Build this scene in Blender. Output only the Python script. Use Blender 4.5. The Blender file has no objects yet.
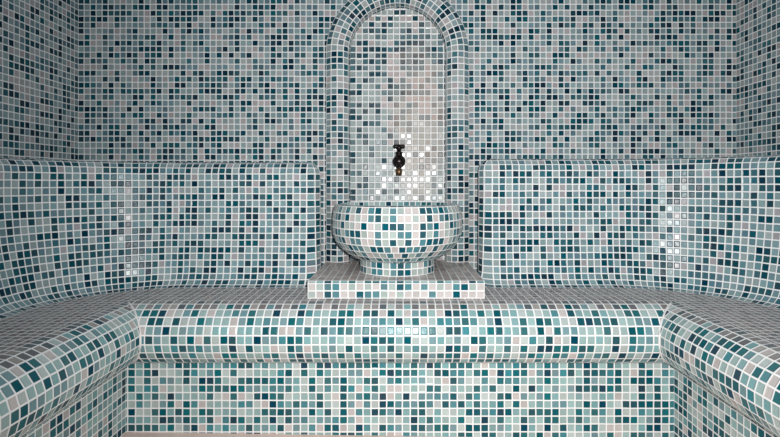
import bpy, bmesh, math, random
from mathutils import Vector

# ------------------------------------------------------------------ units
P = 0.026                 # one mosaic pitch in metres
CAMH = 31.7               # camera height in tiles above the floor
D = 84.0                  # back wall distance in tiles
F = 504.0                 # focal length in pixels of a 780 wide frame
SC = bpy.context.scene
COL = SC.collection
PI = math.pi

def W(x, d, h):
    """x right, d away from camera, h below the camera (all in tiles)"""
    return Vector((x * P, d * P, (CAMH - h) * P))

# ------------------------------------------------------------------ camera
cam_data = bpy.data.cameras.new('camera')
cam_data.sensor_width = 36.0
cam_data.lens = 36.0 * F / 780.0
cam_data.shift_x = -10.0 / 780.0
cam_data.shift_y = -35.5 / 780.0
cam_data.clip_start = 0.02
cam = bpy.data.objects.new('camera', cam_data)
cam.location = W(0, 0, 0)
cam.rotation_euler = (PI / 2, 0, 0)
COL.objects.link(cam)
SC.camera = cam

# ------------------------------------------------------------------ light
world = bpy.data.worlds.new('world')
SC.world = world
world.use_nodes = True
bg = world.node_tree.nodes['Background']
bg.inputs[0].default_value = (0.70, 0.88, 1.0, 1)
bg.inputs[1].default_value = 0.25

def lamp(name, kind, loc, rot, energy, colour, **kw):
    l = bpy.data.lights.new(name, kind)
    l.energy = energy
    l.color = colour
    for k, v in kw.items():
        setattr(l, k, v)
    o = bpy.data.objects.new(name, l)
    o.location = loc
    o.rotation_euler = rot
    COL.objects.link(o)
    return o

# the flash beside the lens
lamp('flash', 'SPOT', W(2.2, 0.0, -1.8), (math.radians(83), 0, math.radians(-6)), 134, (1.0, 0.975, 0.95),
     spot_size=math.radians(114), spot_blend=1.0, shadow_soft_size=0.016)
# unseen warm area light added behind the camera for the glossy reflections
lamp('added_warm_light', 'AREA', W(4, -10, -33), (math.radians(75), 0, 0), 4.5, (1.0, 0.90, 0.86),
     shape='RECTANGLE', size=0.35, size_y=0.8)

SC.view_settings.view_transform = 'Standard'
SC.view_settings.look = 'None'
SC.view_settings.gamma = 1.0
SC.view_settings.use_curve_mapping = False
SC.view_settings.exposure = 0.0

# ------------------------------------------------------------------ materials
def lin(r, g, b):
    def f(c):
        c /= 255.0
        return c / 12.92 if c <= 0.04045 else ((c + 0.055) / 1.055) ** 2.4
    return (f(r), f(g), f(b), 1.0)

PAL_LOW = [  # weight, colour: benches and basin
    (0.19, lin(148, 176, 174)), (0.11, lin(176, 188, 186)), (0.06, lin(186, 180, 178)),
    (0.13, lin(122, 162, 164)), (0.07, lin(110, 144, 150)), (0.08, lin(68, 128, 136)),
    (0.18, lin(36, 102, 108)), (0.13, lin(24, 84, 94)), (0.05, lin(18, 64, 82)),
]
PAL_BACK = [
    (0.19, lin(126, 154, 158)), (0.11, lin(150, 166, 168)), (0.05, lin(160, 158, 162)),
    (0.15, lin(104, 138, 146)), (0.07, lin(92, 124, 136)), (0.07, lin(54, 102, 114)),
    (0.16, lin(26, 84, 94)), (0.13, lin(16, 68, 82)), (0.07, lin(12, 52, 70)),
]
PAL_WALL = [  # the wall mixture has more grey and mauve
    (0.20, lin(140, 160, 162)), (0.13, lin(162, 168, 168)), (0.09, lin(170, 164, 166)),
    (0.11, lin(114, 140, 148)), (0.07, lin(92, 120, 130)), (0.07, lin(62, 106, 116)),
    (0.12, lin(32, 88, 98)), (0.13, lin(18, 66, 80)), (0.08, lin(14, 48, 64)),
]

def N(nt, kind, **kw):
    n = nt.nodes.new(kind)
    for k, v in kw.items():
        setattr(n, k, v)
    return n

def mosaic(name, pal, beige_patch=False, graze_tint=0.0, spec=0.13):
    m = bpy.data.materials.new(name)
    m.use_nodes = True
    nt = m.node_tree
    L = nt.links.new
    bs = nt.nodes['Principled BSDF']
    uv = N(nt, 'ShaderNodeUVMap', uv_map='UVMap')
    def vm(op, a, b=None, c=None):
        n = N(nt, 'ShaderNodeVectorMath', operation=op)
        for i, q in enumerate((a, b, c)):
            if q is None: continue
            if isinstance(q, tuple): n.inputs[i].default_value = q
            else: L(q, n.inputs[i])
        return n.outputs[0]
    def mt(op, a, b=None, c=None):
        n = N(nt, 'ShaderNodeMath', operation=op)
        for i, q in enumerate((a, b, c)):
            if q is None: continue
            if isinstance(q, (int, float)): n.inputs[i].default_value = q
            else: L(q, n.inputs[i])
        return n.outputs[0]
    def ramp01(v, lo, hi):
        n = N(nt, 'ShaderNodeMapRange', interpolation_type='SMOOTHSTEP')
        L(v, n.inputs[0]); n.inputs[1].default_value = lo; n.inputs[2].default_value = hi
        return n.outputs[0]
    # hand laid: the grid wanders a little
    nz = N(nt, 'ShaderNodeTexNoise'); nz.inputs['Scale'].default_value = 0.55; nz.inputs['Detail'].default_value = 1.0
    L(uv.outputs[0], nz.inputs['Vector'])
    off = vm('SCALE', vm('SUBTRACT', nz.outputs['Color'], (0.5, 0.5, 0.5)))
    off.node.inputs[3].default_value = 0.10
    uvw = vm('ADD', uv.outputs[0], off)
    cell = vm('FLOOR', uv.outputs[0])
    cellw = vm('FLOOR', uvw)
    fr = vm('FRACTION', uvw)
    e = vm('MINIMUM', fr, vm('SUBTRACT', (1, 1, 1), fr))
    sep = N(nt, 'ShaderNodeSeparateXYZ'); L(e, sep.inputs[0])
    edge = mt('SMOOTH_MIN', sep.outputs[0], sep.outputs[1], 0.06)
    wn = N(nt, 'ShaderNodeTexWhiteNoise', noise_dimensions='2D'); L(cellw, wn.inputs[0])
    cr = N(nt, 'ShaderNodeValToRGB'); cr.color_ramp.interpolation = 'CONSTANT'
    els = cr.color_ramp.elements
    acc = 0
    for i, (w, c) in enumerate(pal):
        el = els[i] if i < 2 else els.new(acc)
        el.position = acc; el.color = c
        acc += w
    L(wn.outputs[0], cr.inputs[0])
    # tones laid down tile by tile
    at = N(nt, 'ShaderNodeAttribute', attribute_name='laid')
    mx = N(nt, 'ShaderNodeMix', data_type='RGBA')
    L(at.outputs['Alpha'], mx.inputs[0]); L(cr.outputs[0], mx.inputs[6]); L(at.outputs['Color'], mx.inputs[7])
    base = mx.outputs[2]
    # every tile fired slightly different, faint cloud within the glass
    sc = N(nt, 'ShaderNodeSeparateColor'); L(wn.outputs['Color'], sc.inputs[0])
    nz2 = N(nt, 'ShaderNodeTexNoise'); nz2.inputs['Scale'].default_value = 3.0; L(uv.outputs[0], nz2.inputs['Vector'])
    hv = N(nt, 'ShaderNodeHueSaturation'); L(base, hv.inputs['Color'])
    L(mt('ADD', mt('MULTIPLY_ADD', sc.outputs[1], 0.22, 0.78), mt('MULTIPLY', nz2.outputs[0], 0.22)), hv.inputs['Value'])
    L(mt('MULTIPLY_ADD', sc.outputs[2], 0.3, 0.8), hv.inputs['Saturation'])
    tile = hv.outputs[0]
    grout_c = lin(240, 240, 240)
    rough = 0.2
    mask = ramp01(edge, 0.055, 0.105)
    if graze_tint:    # warm grey tint painting in the seat's grazing reflection
        fm = N(nt, 'ShaderNodeMix', data_type='RGBA'); fm.inputs[0].default_value = graze_tint
        L(tile, fm.inputs[6]); fm.inputs[7].default_value = lin(156, 130, 124)
        tile = fm.outputs[2]
    if beige_patch:   # beige patch mixed in around and above the tap
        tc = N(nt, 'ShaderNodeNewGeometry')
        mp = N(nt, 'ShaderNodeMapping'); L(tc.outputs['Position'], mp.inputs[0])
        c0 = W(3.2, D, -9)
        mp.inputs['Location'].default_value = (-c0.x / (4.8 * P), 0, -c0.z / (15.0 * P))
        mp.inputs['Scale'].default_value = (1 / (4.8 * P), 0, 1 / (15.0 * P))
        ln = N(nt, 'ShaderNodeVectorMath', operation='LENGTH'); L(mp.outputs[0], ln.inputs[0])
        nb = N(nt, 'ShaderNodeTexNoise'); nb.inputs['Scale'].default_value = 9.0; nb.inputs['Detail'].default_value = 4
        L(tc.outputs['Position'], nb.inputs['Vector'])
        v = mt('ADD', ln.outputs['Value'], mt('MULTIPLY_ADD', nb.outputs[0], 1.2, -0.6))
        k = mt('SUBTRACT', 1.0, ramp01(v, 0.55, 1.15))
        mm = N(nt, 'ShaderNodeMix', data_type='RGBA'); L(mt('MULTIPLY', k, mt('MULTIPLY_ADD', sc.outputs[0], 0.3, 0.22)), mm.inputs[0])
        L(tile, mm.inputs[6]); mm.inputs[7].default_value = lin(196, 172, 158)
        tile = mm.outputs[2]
    mg = N(nt, 'ShaderNodeMix', data_type='RGBA'); L(mask, mg.inputs[0])
    mg.inputs[6].default_value = grout_c; L(tile, mg.inputs[7])
    L(mg.outputs[2], bs.inputs['Base Color'])
    rm = N(nt, 'ShaderNodeMapRange'); L(mask, rm.inputs[0]); rm.inputs[3].default_value = 0.7; rm.inputs[4].default_value = rough
    L(rm.outputs[0], bs.inputs['Roughness'])
    bs.inputs['IOR'].default_value = 1.5
    bs.inputs['Specular IOR Level'].default_value = spec
    # pillow edge + individual tilt
    hgt = mt('ADD', ramp01(edge, 0.03, 0.20), mt('MULTIPLY', nz2.outputs[0], 0.10))
    bp = N(nt, 'ShaderNodeBump'); bp.inputs['Strength'].default_value = 0.55; bp.inputs['Distance'].default_value = 0.0022
    L(hgt, bp.inputs['Height'])
    wob = vm('SCALE', vm('SUBTRACT', wn.outputs['Color'], (0.5, 0.5, 0.5))); wob.node.inputs[3].default_value = 0.10
    nn = vm('NORMALIZE', vm('ADD', bp.outputs[0], wob))
    L(nn, bs.inputs['Normal'])
    return m

def plain(name, c, rough=0.5, metal=0.0, noise=0.0, scale=20):
    m = bpy.data.materials.new(name)
    m.use_nodes = True
    nt = m.node_tree; bs = nt.nodes['Principled BSDF']
    bs.inputs['Roughness'].default_value = rough
    bs.inputs['Metallic'].default_value = metal
    nz = N(nt, 'ShaderNodeTexNoise'); nz.inputs['Scale'].default_value = scale; nz.inputs['Detail'].default_value = 5
    tc = N(nt, 'ShaderNodeTexCoord'); nt.links.new(tc.outputs['Object'], nz.inputs['Vector'])
    mx = N(nt, 'ShaderNodeMix', data_type='RGBA'); nt.links.new(nz.outputs[0], mx.inputs[0])
    mx.inputs[6].default_value = tuple(q * (1 - noise) for q in c[:3]) + (1,)
    mx.inputs[7].default_value = tuple(min(1, q * (1 + noise)) for q in c[:3]) + (1,)
    nt.links.new(mx.outputs[2], bs.inputs['Base Color'])
    return m

MOS = mosaic('glass_mosaic', PAL_LOW)
MOS_BACK = mosaic('glass_mosaic_backrest', PAL_BACK)
MOS_WALL = mosaic('glass_mosaic_wall', PAL_WALL)
MOS_NICHE = mosaic('glass_mosaic_niche', PAL_WALL, True, 0.0, 0.36)
MOS_SEAT = mosaic('glass_mosaic_seat', PAL_WALL, False, 0.62)
M_FLOOR = plain('floor_stone', lin(228, 204, 194), 0.45, 0, 0.12, 14)
M_GROUT = plain('grout', lin(225, 222, 222), 0.7, 0, 0.06, 60)
M_DARK = plain('blackened_metal', lin(34, 24, 24), 0.32, 0.6, 0.3, 90)
M_BRASS = plain('worn_brass', lin(120, 92, 66), 0.35, 0.8, 0.3, 90)

# ------------------------------------------------------------------ mesh helpers
RND = random.Random(5)

class Surf:
    """collects polygons with mosaic coordinates; every call site keeps one polygon per tile"""
    def __init__(s):
        s.v = []; s.f = []; s.uv = []; s.c = []
        s.ou = RND.randrange(0, 400); s.ov = RND.randrange(0, 400)
    def poly(s, pts, uvs, col=None):
        i = len(s.v)
        s.v += [tuple(p) for p in pts]
        s.f.append(list(range(i, i + len(pts))))
        s.uv.append([(a + s.ou, b + s.ov) for a, b in uvs])
        s.c.append(col)
    def reseed(s):
        s.ou = RND.randrange(0, 400); s.ov = RND.randrange(0, 400)
    def build(s, name, mat, parent=None, smooth=False):
        me = bpy.data.meshes.new(name)
        me.from_pydata(s.v, [], s.f)
        ul = me.uv_layers.new(name='UVMap')
        k = 0
        for f in s.uv:
            for q in f:
                ul.data[k].uv = q; k += 1
        if any(c is not None for c in s.c):
            a = me.attributes.new('laid', 'FLOAT_COLOR', 'FACE')
            for i, c in enumerate(s.c):
                a.data[i].color = (c[0], c[1], c[2], 1.0) if c is not None else (0, 0, 0, 0)
        else:
            a = me.attributes.new('laid', 'FLOAT_COLOR', 'FACE')
            for i in range(len(s.c)): a.data[i].color = (0, 0, 0, 0)
        me.materials.append(mat)
        bm = bmesh.new(); bm.from_mesh(me)
        bmesh.ops.remove_doubles(bm, verts=bm.verts, dist=0.00005)
        bm.to_mesh(me); bm.free()
        me.update()
        o = bpy.data.objects.new(name, me)
        COL.objects.link(o)
        if parent: o.parent = parent
        return o

def cuts(a, b, phase=0.0):
    """a, b and all tile joints between them"""
    out = [a]
    k = math.floor(a - phase) + 1
    while k + phase < b - 1e-4:
        if k + phase > a + 1e-4: out.append(k + phase)
        k += 1
    out.append(b)
    return out

def plane(S, fn, u0, u1, v0, v1, pu=0.0, pv=0.0, keep=None, flip=False, laid=None):
    us = cuts(u0, u1, pu); vs = cuts(v0, v1, pv)
    for i in range(len(us) - 1):
        for j in range(len(vs) - 1):
            a, b, c, d = us[i], us[i + 1], vs[j], vs[j + 1]
            if keep and not keep((a + b) / 2, (c + d) / 2): continue
            q = [(a, c), (b, c), (b, d), (a, d)]
            if flip: q.reverse()
            S.poly([fn(*t) for t in q], [(t[0] - pu, t[1] - pv) for t in q], laid(i, j) if laid else None)

def grid(S, pts, us, vs, flip=False, laid=None):
    for i in range(len(us) - 1):
        for j in range(len(vs) - 1):
            q = [(i, j), (i + 1, j), (i + 1, j + 1), (i, j + 1)]
            if flip: q.reverse()
            S.poly([pts[a][b] for a, b in q], [(us[a], vs[b]) for a, b in q], laid(i, j) if laid else None)

def structure(o):
    o['kind'] = 'structure'; return o

def thing(name, label, cat, loc):
    o = bpy.data.objects.new(name, None)
    o.empty_display_size = 0.05
    COL.objects.link(o)
    o.location = loc
    o['label'] = label; o['category'] = cat
    return o

def adopt(root):
    """children were built in world space: move their data so that origins sit at the thing's base"""
    from mathutils import Matrix
    def walk(o, acc):
        for ch in [c for c in COL.objects if c.parent == o]:
            ch.data.transform(Matrix.Translation(-acc))
            walk(ch, acc)
    walk(root, root.location.copy())

# ------------------------------------------------------------------ key measures (tiles)
WL, WR = -53.6, 56.0        # side walls
SEAT = 15.0                 # seat below the camera
RL, RR, RD = -34.9, 34.9, 64.2   # riser planes left, right, back
NR = 3.85                   # nosing radius
TOP = -44.0                 # walls reach this high
NEAR = -2.0                 # side benches and walls run this far back past the camera
CX = -0.4                   # niche centre

# ------------------------------------------------------------------ room shell
S = Surf()
plane(S, lambda x, h: W(x, D, h), WL, WR, TOP, CAMH, 0.35, 0.2, flip=False)
structure(S.build('wall_back', MOS_WALL))
S = Surf()
plane(S, lambda d, h: W(WL, d, h), NEAR, D, TOP, CAMH, 0.0, 0.2)
structure(S.build('wall_left', MOS_WALL))
S = Surf()
plane(S, lambda d, h: W(WR, d, h), NEAR, D, TOP, CAMH, 0.0, 0.2, flip=True)
structure(S.build('wall_right', MOS_WALL))
bm = bmesh.new()
vs = [bm.verts.new(W(x, d, h + 0.0143 * (x + 35))) for x, d, h in
      ((WL, NEAR, CAMH), (WR, NEAR, CAMH), (WR, D, CAMH), (WL, D, CAMH), (WL, NEAR, CAMH + 3), (WR, NEAR, CAMH + 3), (WR, D, CAMH + 3), (WL, D, CAMH + 3))]
for q in ((0, 1, 2, 3), (7, 6, 5, 4), (0, 4, 5, 1), (1, 5, 6, 2), (2, 6, 7, 3), (3, 7, 4, 0)):
    bm.faces.new([vs[i] for i in q])
me = bpy.data.meshes.new('floor'); bm.to_mesh(me); bm.free(); me.materials.append(M_FLOOR)
fl = bpy.data.objects.new('floor', me); COL.objects.link(fl); structure(fl)

# ------------------------------------------------------------------ bench
bench = thing('tiled_bench', 'continuous U-shaped bench seat in teal and grey mosaic with a thick rounded front edge',
              'bench', W(0, RD, CAMH))
# seat: one flat top running round three sides
S = Surf()
def seat_keep(x, d): return d > RD - 0.0 or x < RL or x > RR
xs = sorted(set([round(q, 4) for q in cuts(WL, RL, 0.4) + cuts(RL, RR, 0.4) + cuts(RR, WR, 0.4)]))
ds = sorted(set([round(q, 4) for q in cuts(NEAR, RD, 0.2) + cuts(RD, D, 0.2)]))
for i in range(len(xs) - 1):
    for j in range(len(ds) - 1):
        xm, dm = (xs[i] + xs[i + 1]) / 2, (ds[j] + ds[j + 1]) / 2
        if not seat_keep(xm, dm): continue
        q = [(xs[i], ds[j]), (xs[i + 1], ds[j]), (xs[i + 1], ds[j + 1]), (xs[i], ds[j + 1])]
        S.poly([W(a, b, SEAT) for a, b in q], [(a - 0.4, b - 0.2) for a, b in q])
S.build('seat', MOS_SEAT, bench)

# nosing: half round, mitred in the two corners
def arc_profile(r, n, a0=0.0, a1=PI):
    return [(r * math.sin(a0 + (a1 - a0) * k / n), r - r * math.cos(a0 + (a1 - a0) * k / n)) for k in range(n + 1)]
PROF = arc_profile(NR, 11)
CROWN_SHEEN = [lin(150, 146, 144), lin(136, 134, 134), lin(112, 112, 116), lin(160, 156, 152), lin(92, 104, 110), lin(126, 122, 120)]   # grey-brown reflection put into the tile colours on the crown of the edge
def strip_cells(S, fn, lo, hi, phase, j, flip=False):
    """one row of the nosing between profile points j, j+1; lo/hi give the (mitred) ends for each edge"""
    (o0, h0), (o1, h1) = PROF[j], PROF[j + 1]
    l0, l1 = lo(o0), lo(o1); r0, r1 = hi(o0), hi(o1)
    k = math.floor(max(l0, l1) - phase) + 1 + phase
    ks = []
    while k < min(r0, r1) - 1e-4:
        ks.append(k); k += 1
    A = [l0] + ks + [r0]; B = [l1] + ks + [r1]
    for i in range(len(A) - 1):
        q = [(A[i], o0, h0, j), (A[i + 1], o0, h0, j), (B[i + 1], o1, h1, j + 1), (B[i], o1, h1, j + 1)]
        if flip: q.reverse()
        S.poly([fn(a, o, h) for a, o, h, _ in q], [(a - phase, jj) for a, _, _, jj in q],
               RND.choice(CROWN_SHEEN) if (j == 0 or (j == 1 and RND.random() < 0.5)) else None)
S = Surf()
for j in range(11):
    strip_cells(S, lambda a, o, h: W(a, RD - o, SEAT + h), lambda o: RL + o, lambda o: RR - o, 0.4, j, True)
S.build('front_nosing', MOS, bench)
for sgn, RX in ((1, RL), (-1, RR)):
    S = Surf()
    for j in range(11):
        strip_cells(S, lambda a, o, h: W(RX + sgn * o, a, SEAT + h), lambda o: NEAR, lambda o: RD - o, 0.2, j, sgn < 0)
    S.build('side_nosing', MOS, bench)
# pointed grout seams in the two mitres
def tube(pts, r, name, mat, parent, n=8):
    bm = bmesh.new()
    rings = []
    for i, p in enumerate(pts):
        a = pts[max(0, i - 1)]; b = pts[min(len(pts) - 1, i + 1)]
        t = (b - a).normalized()
        up = Vector((0, 0, 1)) if abs(t.z) < 0.9 else Vector((1, 0, 0))
        x = t.cross(up).normalized(); y = x.cross(t)
        rr = r[i] if isinstance(r, (list, tuple)) else r
        rings.append([bm.verts.new(p + (x * math.cos(2 * PI * k / n) + y * math.sin(2 * PI * k / n)) * rr) for k in range(n)])
    for a, b in zip(rings, rings[1:]):
        for k in range(n):
            bm.faces.new((a[k], a[(k + 1) % n], b[(k + 1) % n], b[k]))
    bm.faces.new(rings[0][::-1]); bm.faces.new(rings[-1])
    bmesh.ops.recalc_face_normals(bm, faces=bm.faces)
    me = bpy.data.meshes.new(name); bm.to_mesh(me); bm.free(); me.materials.append(mat)
    for p in me.polygons: p.use_smooth = True
    o = bpy.data.objects.new(name, me); COL.objects.link(o)
    if parent: o.parent = parent
    return o
for sgn, RX in ((1, RL), (-1, RR)):
    tube([W(RX + sgn * o, RD - o, SEAT + h) for o, h in arc_profile(NR, 24, 0.15, PI - 0.1)], 0.13 * P, 'grout_seam', M_GROUT, bench)
# risers under the nosing
S = Surf()
plane(S, lambda x, h: W(x, RD, h), RL, RR, SEAT + 2 * NR - 0.02, CAMH + 1.2, 0.3, CAMH - 9.0)
S.build('front_riser', MOS, bench)
for RX, fl_ in ((RL, False), (RR, True)):
    S = Surf()
    plane(S, lambda d, h: W(RX, d, h), NEAR, RD, SEAT + 2 * NR - 0.02, CAMH + 1.2, 0.2, CAMH - 9.0, flip=fl_)
    S.build('side_riser', MOS, bench)
adopt(bench)

# ------------------------------------------------------------------ backrests
def backrest(side, xin, wall, sface, top, rc, label):
    """side -1 left, +1 right. xin: inner end, sface: side face distance, top: height above camera"""
    fr = 74.6             # front face distance at mid height
    re = 1.8              # inner end radius
    m = side
    wall -= 0.05
    # plan path from wall by the niche, along the end face, round, along the front, round the corner, towards the camera
    path = []             # (x, d, nx, nd, lean)
    xe = xin
    tp = 1.1              # the end face splays towards the wall
    L1 = D - (fr + re)
    n1 = max(1, round(L1))
    for k in range(n1):
        t = k / n1
        path.append((xe + tp * (1 - t), D - L1 * t, -1, 0, 0.1))
    ne = 2
    for k in range(ne + 1):
        a = PI / 2 * k / ne
        path.append((xe + re - re * math.cos(a), fr + re - re * math.sin(a), -math.cos(a), -math.sin(a), 0.1 + 0.5 * k / ne))
    L2 = (sface - rc) - (xe + re)
    n2 = round(L2)
    for k in range(1, n2 + 1):
        path.append((xe + re + L2 * k / n2, fr, 0, -1, 0.6))
    nc = round(rc * PI / 2 * 1.12)
    for k in range(1, nc + 1):
        a = PI / 2 * k / nc
        path.append((sface - rc + rc * math.sin(a), fr - rc + rc * math.cos(a), -math.sin(a), -math.cos(a), 0.6 + 1.4 * k / nc))
    L3 = fr - rc - NEAR
    n3 = round(L3)
    for k in range(1, n3 + 1):
        path.append((sface, fr - rc - L3 * k / n3, -1, 0, 2.0))
    # profile (o towards wall, h below camera), from the ledge edge over the rounding down to the seat
    rt = 1.8
    prof = []
    for k in range(4):
        a = PI / 2 * k / 3
        prof.append((rt - rt * math.sin(a), -top + rt - rt * math.cos(a)))
    h0, h1 = -top + rt, SEAT - 1.7
    nf = round(h1 - h0)
    for k in range(1, nf + 1):
        prof.append((0.0, h0 + (h1 - h0) * k / nf))
    for k in range(1, 4):
        a = PI / 2 * k / 3
        prof.append((-1.7 * (1 - math.cos(a)), h1 + 1.7 * math.sin(a)))
    bend = lambda h: 0.0072 * h * h - 0.008 * h     # the face is slightly dished
    pts = []
    for (x, d, nx, nd, lean) in path:
        row = []
        for (o, h) in prof:
            off = o + lean * (0.3 - bend(h))
            if abs(nx) > 0.99 and d > fr + re - 0.5 and h > h1:   # no toe at the inner end
                off = max(off, 0)
            px = x - nx * off; pd = d - nd * off
            px = min(px, wall); pd = min(pd, D - 0.05)
            if h > 9: px = max(px, xin)
            row.append(W(m * px, pd, h))
        pts.append(row)
    root = thing('backrest', label, 'backrest', W(m * (xin + wall) / 2, fr, SEAT))
    S = Surf()
    grid(S, pts, list(range(len(path))), list(range(len(prof))), flip=(m < 0))
    S.build('face', MOS_BACK, root)
    # ledge
    S = Surf()
    for i in range(len(path) - 1):
        a, b = pts[i][0], pts[i + 1][0]
        def wallpt(v, i):
            xx = abs(v.x) / P; dd = v.y / P
            if i <= n1 + ne: return None
            k = i - (n1 + ne)
            if k <= n2: return W(m * xx, D - 0.05, -top)
            if k <= n2 + nc:
                t = (k - n2) / nc
                if t <= 0.5: return W(m * (xx + (wall - xx) * t * 2), D - 0.05, -top)
                return W(m * wall, dd + (D - 0.05 - dd) * (1 - t) * 2, -top)
            return W(m * wall, dd, -top)
        wa, wb = wallpt(a, i), wallpt(b, i + 1)
        if wa is None and wb is None: continue
        if wa is None: wa = W(m * abs(a.x) / P, D - 0.05, -top)
        q = [a, b, wb, wa] if m > 0 else [a, wa, wb, b]
        S.poly(q, [(v.x / P, v.y / P) for v in q])
    # end block of the ledge
    loop = [pts[i][0] for i in range(0, n1 + ne + 1)]
    last = loop[-1]
    loop.append(W(m * abs(last.x) / P, D - 0.05, -top))
    if m < 0: loop.reverse()
    S.poly(loop, [(v.x / P, v.y / P) for v in loop])
    S.build('ledge', MOS, root)
    adopt(root)
    return root

backrest(-1, 12.05, -WL, 48.0, 3.15, 17.0, 'left mosaic backrest wrapping round the left corner above the bench seat')
backrest(1, 11.9, WR, 49.6, 3.65, 19.0, 'right mosaic backrest wrapping round the right corner above the bench seat')

# ------------------------------------------------------------------ arched niche
niche = thing('arched_niche', 'tall round-topped niche framed by a raised mosaic moulding behind the basin', 'niche', W(CX, D, 12.75))
SPR = -(183 - 55.5) / 6.0      # spring line
S = Surf()
NICHE_ROWS = """lllllllddllllll
llbbmbdlbbdblbl
blldldmlllbdlbl
lbmdmdllmdbmlll
llllmmllmmmmmlm
lddbllbmddddllm
mbddddmddmlmddm
mddlddbbdmddmmm
mlmdmdbldmdmlmd
mdmlmlbbmmmmbll
lllddmbbbmmlbmm
dldmlldbmbbbmll
lmllmbdmmmbmbbm
ddlllmmmddmmmbl
lllllbdlmbbbblm
mdlddbbdlmmbbml
dldldlllmmlbblm
ddllmlmdmllmmbd
lldmmlbdlmllllm
ldlllmbmlmlllll
lmdllldllmlllll
mldlmmbdmmlllll
lllmlllllllllml
dlldllllmlmddld
dlllldllllldmmm
lldllllllllddll
mmllmllllllllml
lldlldldlllllll
lddllllllllllml
dlmlldldllllllm
dlldllllllmmlml""".split()
NX0, NPX, NH0, NPH = -8.34, 1.037, -28.92, 1.03      # left joint, pitch, top joint, pitch
def niche_tone(i, j):
    if 0 <= i < 15 and 0 <= j < 31:
        return TONE_N[NICHE_ROWS[j][i]]
TONE_N = {'d': lin(12, 64, 78), 'm': lin(76, 110, 118), 'l': lin(152, 166, 166), 'b': lin(176, 168, 168)}
for j in range(-2, 42):
    for i in range(-2, 17):
        x0, h0 = NX0 + i * NPX, NH0 + j * NPH
        h1 = min(h0 + NPH, 12.75)
        if h1 <= h0: continue
        xm, hm = x0 + NPX / 2, (h0 + h1) / 2
        if abs(xm - CX) > 9.3 or (hm < SPR and math.hypot(xm - CX, hm - SPR) > 9.6): continue
        q = [(x0, h0), (x0 + NPX, h0), (x0 + NPX, h1), (x0, h1)]
        S.poly([W(a, D - 0.25, b) for a, b in q], [(i, j), (i + 1, j), (i + 1, j + (h1 - h0) / NPH), (i, j + (h1 - h0) / NPH)], niche_tone(i, j))
S.build('back_panel', MOS_NICHE, niche)
# moulding profile: rounded box, q = offset across (outer +), w = out of the wall
RM, HW, PR, RC = 9.75, 1.9, 2.9, 1.35
prof = [(HW, 0.0), (HW, 1.0), (HW, 1.9), (0.98, 2.75), (-0.05, 2.98), (-1.05, 2.75), (-1.75, 2.0), (-HW, 1.0), (-HW, 0.0)]
path = []
nleg = round(12.75 - SPR)
for k in range(nleg + 1): path.append((CX - RM, 12.75 + (SPR - 12.75) * k / nleg, -1, 0))
na = round(PI * RM)
for k in range(1, na):
    a = PI * k / na
    path.append((CX - RM * math.cos(a), SPR - RM * math.sin(a), -math.cos(a), -math.sin(a)))
for k in range(nleg + 1): path.append((CX + RM, SPR + (12.75 - SPR) * k / nleg, 1, 0))
pts = [[W(x + nx * q, D - 0.05 - w, h + nh * q) for q, w in prof] for x, h, nx, nh in path]
S = Surf()
grid(S, pts, list(range(len(path))), list(range(len(prof))), flip=False)
S.build('moulding', MOS_WALL, niche)
adopt(niche)

# ------------------------------------------------------------------ plinth
PF, PT, PL_, PRt = 65.5, 12.75, -12.0, 11.0
plinth = Surf()
TONE = {'d': lin(18, 84, 98), 'm': lin(82, 130, 138), 'l': lin(166, 180, 176), 'b': lin(194, 188, 186)}
PL_ROWS = ["blmmblblbmldmbmblbmdlb", "lbdmbbdmmlblbbbmbbdbbb"]
def laid_rows(rows, i, j):
    c = rows[j % len(rows)][i % len(rows[0])]
    return TONE[c]
e = 0.3
PLT = [lin(192, 172, 166), lin(178, 162, 156), lin(166, 150, 146), lin(200, 182, 176), lin(156, 144, 142)]   # grazing reflection painted into the plinth top as grey browns
plane(plinth, lambda x, h: W(PL_ + x * (PRt - PL_) / 22, PF, PT + e + h * (SEAT - PT - e) / 2), 0, 22, 0, 2,
      laid=lambda i, j: laid_rows(PL_ROWS, i, j))
plinth.reseed()
plane(plinth, lambda x, d: W(PL_ + x * (PRt - PL_) / 22, PF + e + d, PT), 0, 22, 0, D - PF - e, flip=True, laid=lambda i, j: PLT[RND.randrange(len(PLT))])
plinth.reseed()
plane(plinth, lambda x, t: W(PL_ + x * (PRt - PL_) / 22, PF + e * t, PT + e * (1 - t)), 0, 22, 0, 1, flip=True)
for X, fl_ in ((PL_, True), (PRt, False)):
    plinth.reseed()
    plane(plinth, lambda d, h: W(X, PF + d, PT + h), 0, D - PF, 0.0, SEAT - PT, flip=fl_)
o = plinth.build('plinth', MOS)
o['label'] = 'low rectangular mosaic plinth on the bench seat carrying the basin'; o['category'] = 'plinth'

# ------------------------------------------------------------------ basin
BX, BD = -0.4, 74.15
basin = thing('wash_basin', 'round bulging mosaic wash basin on a low foot below the tap', 'basin', W(BX, BD, PT))
def lathe_tiles(S, prof, flip=False, laid=None, minr=0.4):
    """prof: list of (r, h) one row per tile; each ring has its own tile count"""
    for j in range(len(prof) - 1):
        (r0, h0), (r1, h1) = prof[j], prof[j + 1]
        rm = max(r0, r1)
        n = max(6, round(2 * PI * rm))
        ph = 0.0 if j < 6 else 0.37 * j
        for k in range(n):
            a0 = -PI / 2 + 2 * PI * (k + ph - n // 2) / n; a1 = a0 + 2 * PI / n
            q = [(r0, h0, a0, 0, 0), (r0, h0, a1, 1, 0), (r1, h1, a1, 1, 1), (r1, h1, a0, 0, 1)]
            if flip: q.reverse()
            # a ring's edge is subdivided in the middle so the outline reads round
            S.poly([W(BX + r * math.cos(a), BD + r * math.sin(a), h) for r, h, a, _, _ in q],
                   [(k + u, j + v) for *_, u, v in q], laid(j, k - n // 2) if laid else None)
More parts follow.
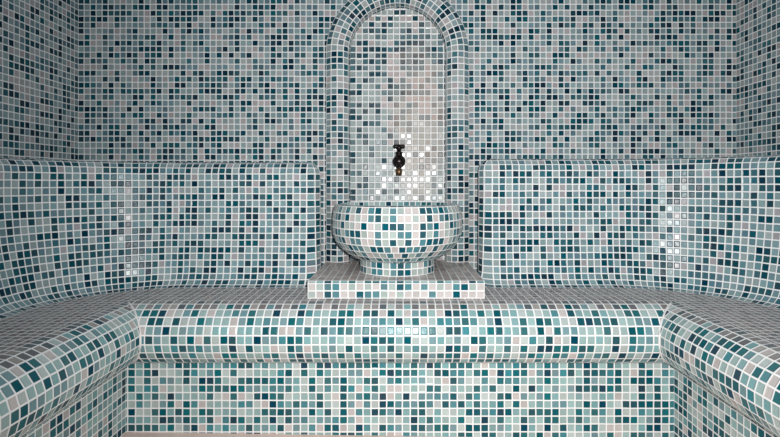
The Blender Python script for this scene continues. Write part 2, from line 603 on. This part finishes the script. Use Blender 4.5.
BOWL_ROWS = [  # left to right, the column just right of the centre is number 13
    "lblmlmldbmdlmlbbddmdmllblm",
    "lbmdldblbmdlmbblbdbmdmlmbl",
    "mllldllbdbldd"[:13] + "dlbdmdbldmlbl",
    "mldmlmddlbmll"[:13] + "mmbdlmbllmdll",
    "dllmdbmmbbmld"[:13] + "ldbmdddblmlml",
    "mlldmmlddmbdm"[:13] + "mdbdbmmmldlml",
    "llmdlmbllmbdl"[:13] + "mldbmmdlmlbll",
]
def bowl_laid(j, k):
    jj = j - 1
    if 0 <= jj < 7 and -13 <= k < 13:
        return TONE[BOWL_ROWS[jj][k + 13]]
    return None
S = Surf()
outer = [(8.2, 3.0), (9.0, 3.15), (9.38, 4.1), (9.5, 5.15), (9.52, 6.2), (9.42, 7.25), (9.08, 8.25), (8.35, 9.2), (7.4, 10.0), (6.4, 10.65), (5.4, 11.0)]
lathe_tiles(S, outer, flip=False, laid=bowl_laid)
inner = [(8.2, 3.0), (8.0, 3.9), (7.8, 5.0), (7.4, 6.0), (6.7, 6.9), (5.8, 7.6), (4.8, 8.1), (3.8, 8.4), (2.8, 8.6), (1.8, 8.7), (0.7, 8.75)]
S.reseed()
lathe_tiles(S, inner, flip=True)
S.build('bowl', MOS, basin)
S = Surf()
def foot_laid(j, k):
    r = ["ldmlllmdlmdmlbmdlmml", "dlmdmlmmlmddlllddlmd"][j]
    return TONE[r[k + 10]] if -10 <= k < 10 else None
lathe_tiles(S, [(5.45, 10.85), (5.45, 11.8), (5.5, PT)], laid=foot_laid)
S.build('foot', MOS, basin)
# drain in the bottom of the bowl
bm = bmesh.new()
bmesh.ops.create_cone(bm, cap_ends=True, segments=24, radius1=0.85 * P, radius2=0.75 * P, depth=0.12 * P)
me = bpy.data.meshes.new('drain'); bm.to_mesh(me); bm.free(); me.materials.append(M_BRASS)
o = bpy.data.objects.new('drain', me); COL.objects.link(o); o.parent = basin
me.transform(__import__('mathutils').Matrix.Translation(W(BX, BD, 8.72)))
adopt(basin)

# ------------------------------------------------------------------ tap
TX, TH = -0.15, -3.45
tap = thing('wall_tap', 'small blackened metal tap with a wing handle on the niche wall', 'tap', W(TX, D - 0.25, TH))
def lathe(name, prof, axis_pt, axis, mat, parent, n=24):
    """prof (r, t): t along axis from axis_pt"""
    ax = axis.normalized()
    up = Vector((0, 0, 1)) if abs(ax.z) < 0.9 else Vector((1, 0, 0))
    x = ax.cross(up).normalized(); y = ax.cross(x)
    bm = bmesh.new(); rings = []
    for r, t in prof:
        rings.append([bm.verts.new(axis_pt + ax * t * P + (x * math.cos(2 * PI * k / n) + y * math.sin(2 * PI * k / n)) * r * P) for k in range(n)])
    for a, b in zip(rings, rings[1:]):
        for k in range(n): bm.faces.new((a[k], a[(k + 1) % n], b[(k + 1) % n], b[k]))
    bm.faces.new(rings[0][::-1]); bm.faces.new(rings[-1])
    bmesh.ops.recalc_face_normals(bm, faces=bm.faces)
    me = bpy.data.meshes.new(name); bm.to_mesh(me); bm.free(); me.materials.append(mat)
    for p in me.polygons: p.use_smooth = True
    o = bpy.data.objects.new(name, me); COL.objects.link(o); o.parent = parent
    return o
base = W(TX, D - 0.25, TH); out = Vector((0, -1, 0)); UP = Vector((0, 0, 1))
lathe('flange', [(0.3, 0), (1.0, 0), (1.0, 0.12), (0.8, 0.28), (0.45, 0.4)], base, out, M_DARK, tap)
lathe('body', [(0.42, 0.3), (0.42, 1.6), (0.55, 1.8), (0.9, 2.1), (1.04, 2.45), (1.04, 2.9), (0.92, 3.3), (0.5, 3.6), (0.42, 3.75), (0.2, 3.8)], base, out, M_DARK, tap)
vc = W(TX, D - 0.25 - 2.7, TH)
lathe('bonnet', [(0.55, 0.7), (0.62, 0.95), (0.52, 1.0), (0.52, 1.25), (0.6, 1.3), (0.6, 1.5), (0.34, 1.6), (0.34, 2.3)], vc, UP, M_DARK, tap)
# wing handle: a T bar with swollen rounded ends on a collar
hp = vc + UP * 2.35 * P
bar = [hp + Vector((t * P, 0, (0.12 * math.cos(t * 1.4)) * P)) for t in (-0.95, -0.9, -0.75, -0.55, -0.3, 0, 0.3, 0.55, 0.75, 0.9, 0.95)]
hd = tube(bar, [0.1 * P, 0.24 * P, 0.33 * P, 0.33 * P, 0.26 * P, 0.3 * P, 0.26 * P, 0.33 * P, 0.33 * P, 0.24 * P, 0.1 * P], 'handle', M_DARK, tap, 14)
lathe('handle_collar', [(0.3, -0.45), (0.5, -0.3), (0.42, 0.0), (0.3, 0.35), (0.1, 0.42)], hp, UP, M_DARK, hd)
# spout bending down
sp = [W(TX, D - 0.25 - 3.2, TH + 0.3), W(TX, D - 0.25 - 3.9, TH + 0.6), W(TX, D - 0.25 - 4.3, TH + 1.0), W(TX, D - 0.25 - 4.4, TH + 1.3)]
tube(sp, [0.42 * P, 0.42 * P, 0.4 * P, 0.38 * P], 'spout', M_DARK, tap, 16)
o = lathe('spout_tip', [(0.30, 0), (0.48, 0.04), (0.5, 0.6), (0.42, 1.1), (0.32, 1.13), (0.3, 0.5)], W(TX, D - 0.25 - 4.4, TH + 1.15), Vector((0, 0, -1)), M_BRASS, tap)
o['label'] = 'worn brass spout tip'
adopt(tap)
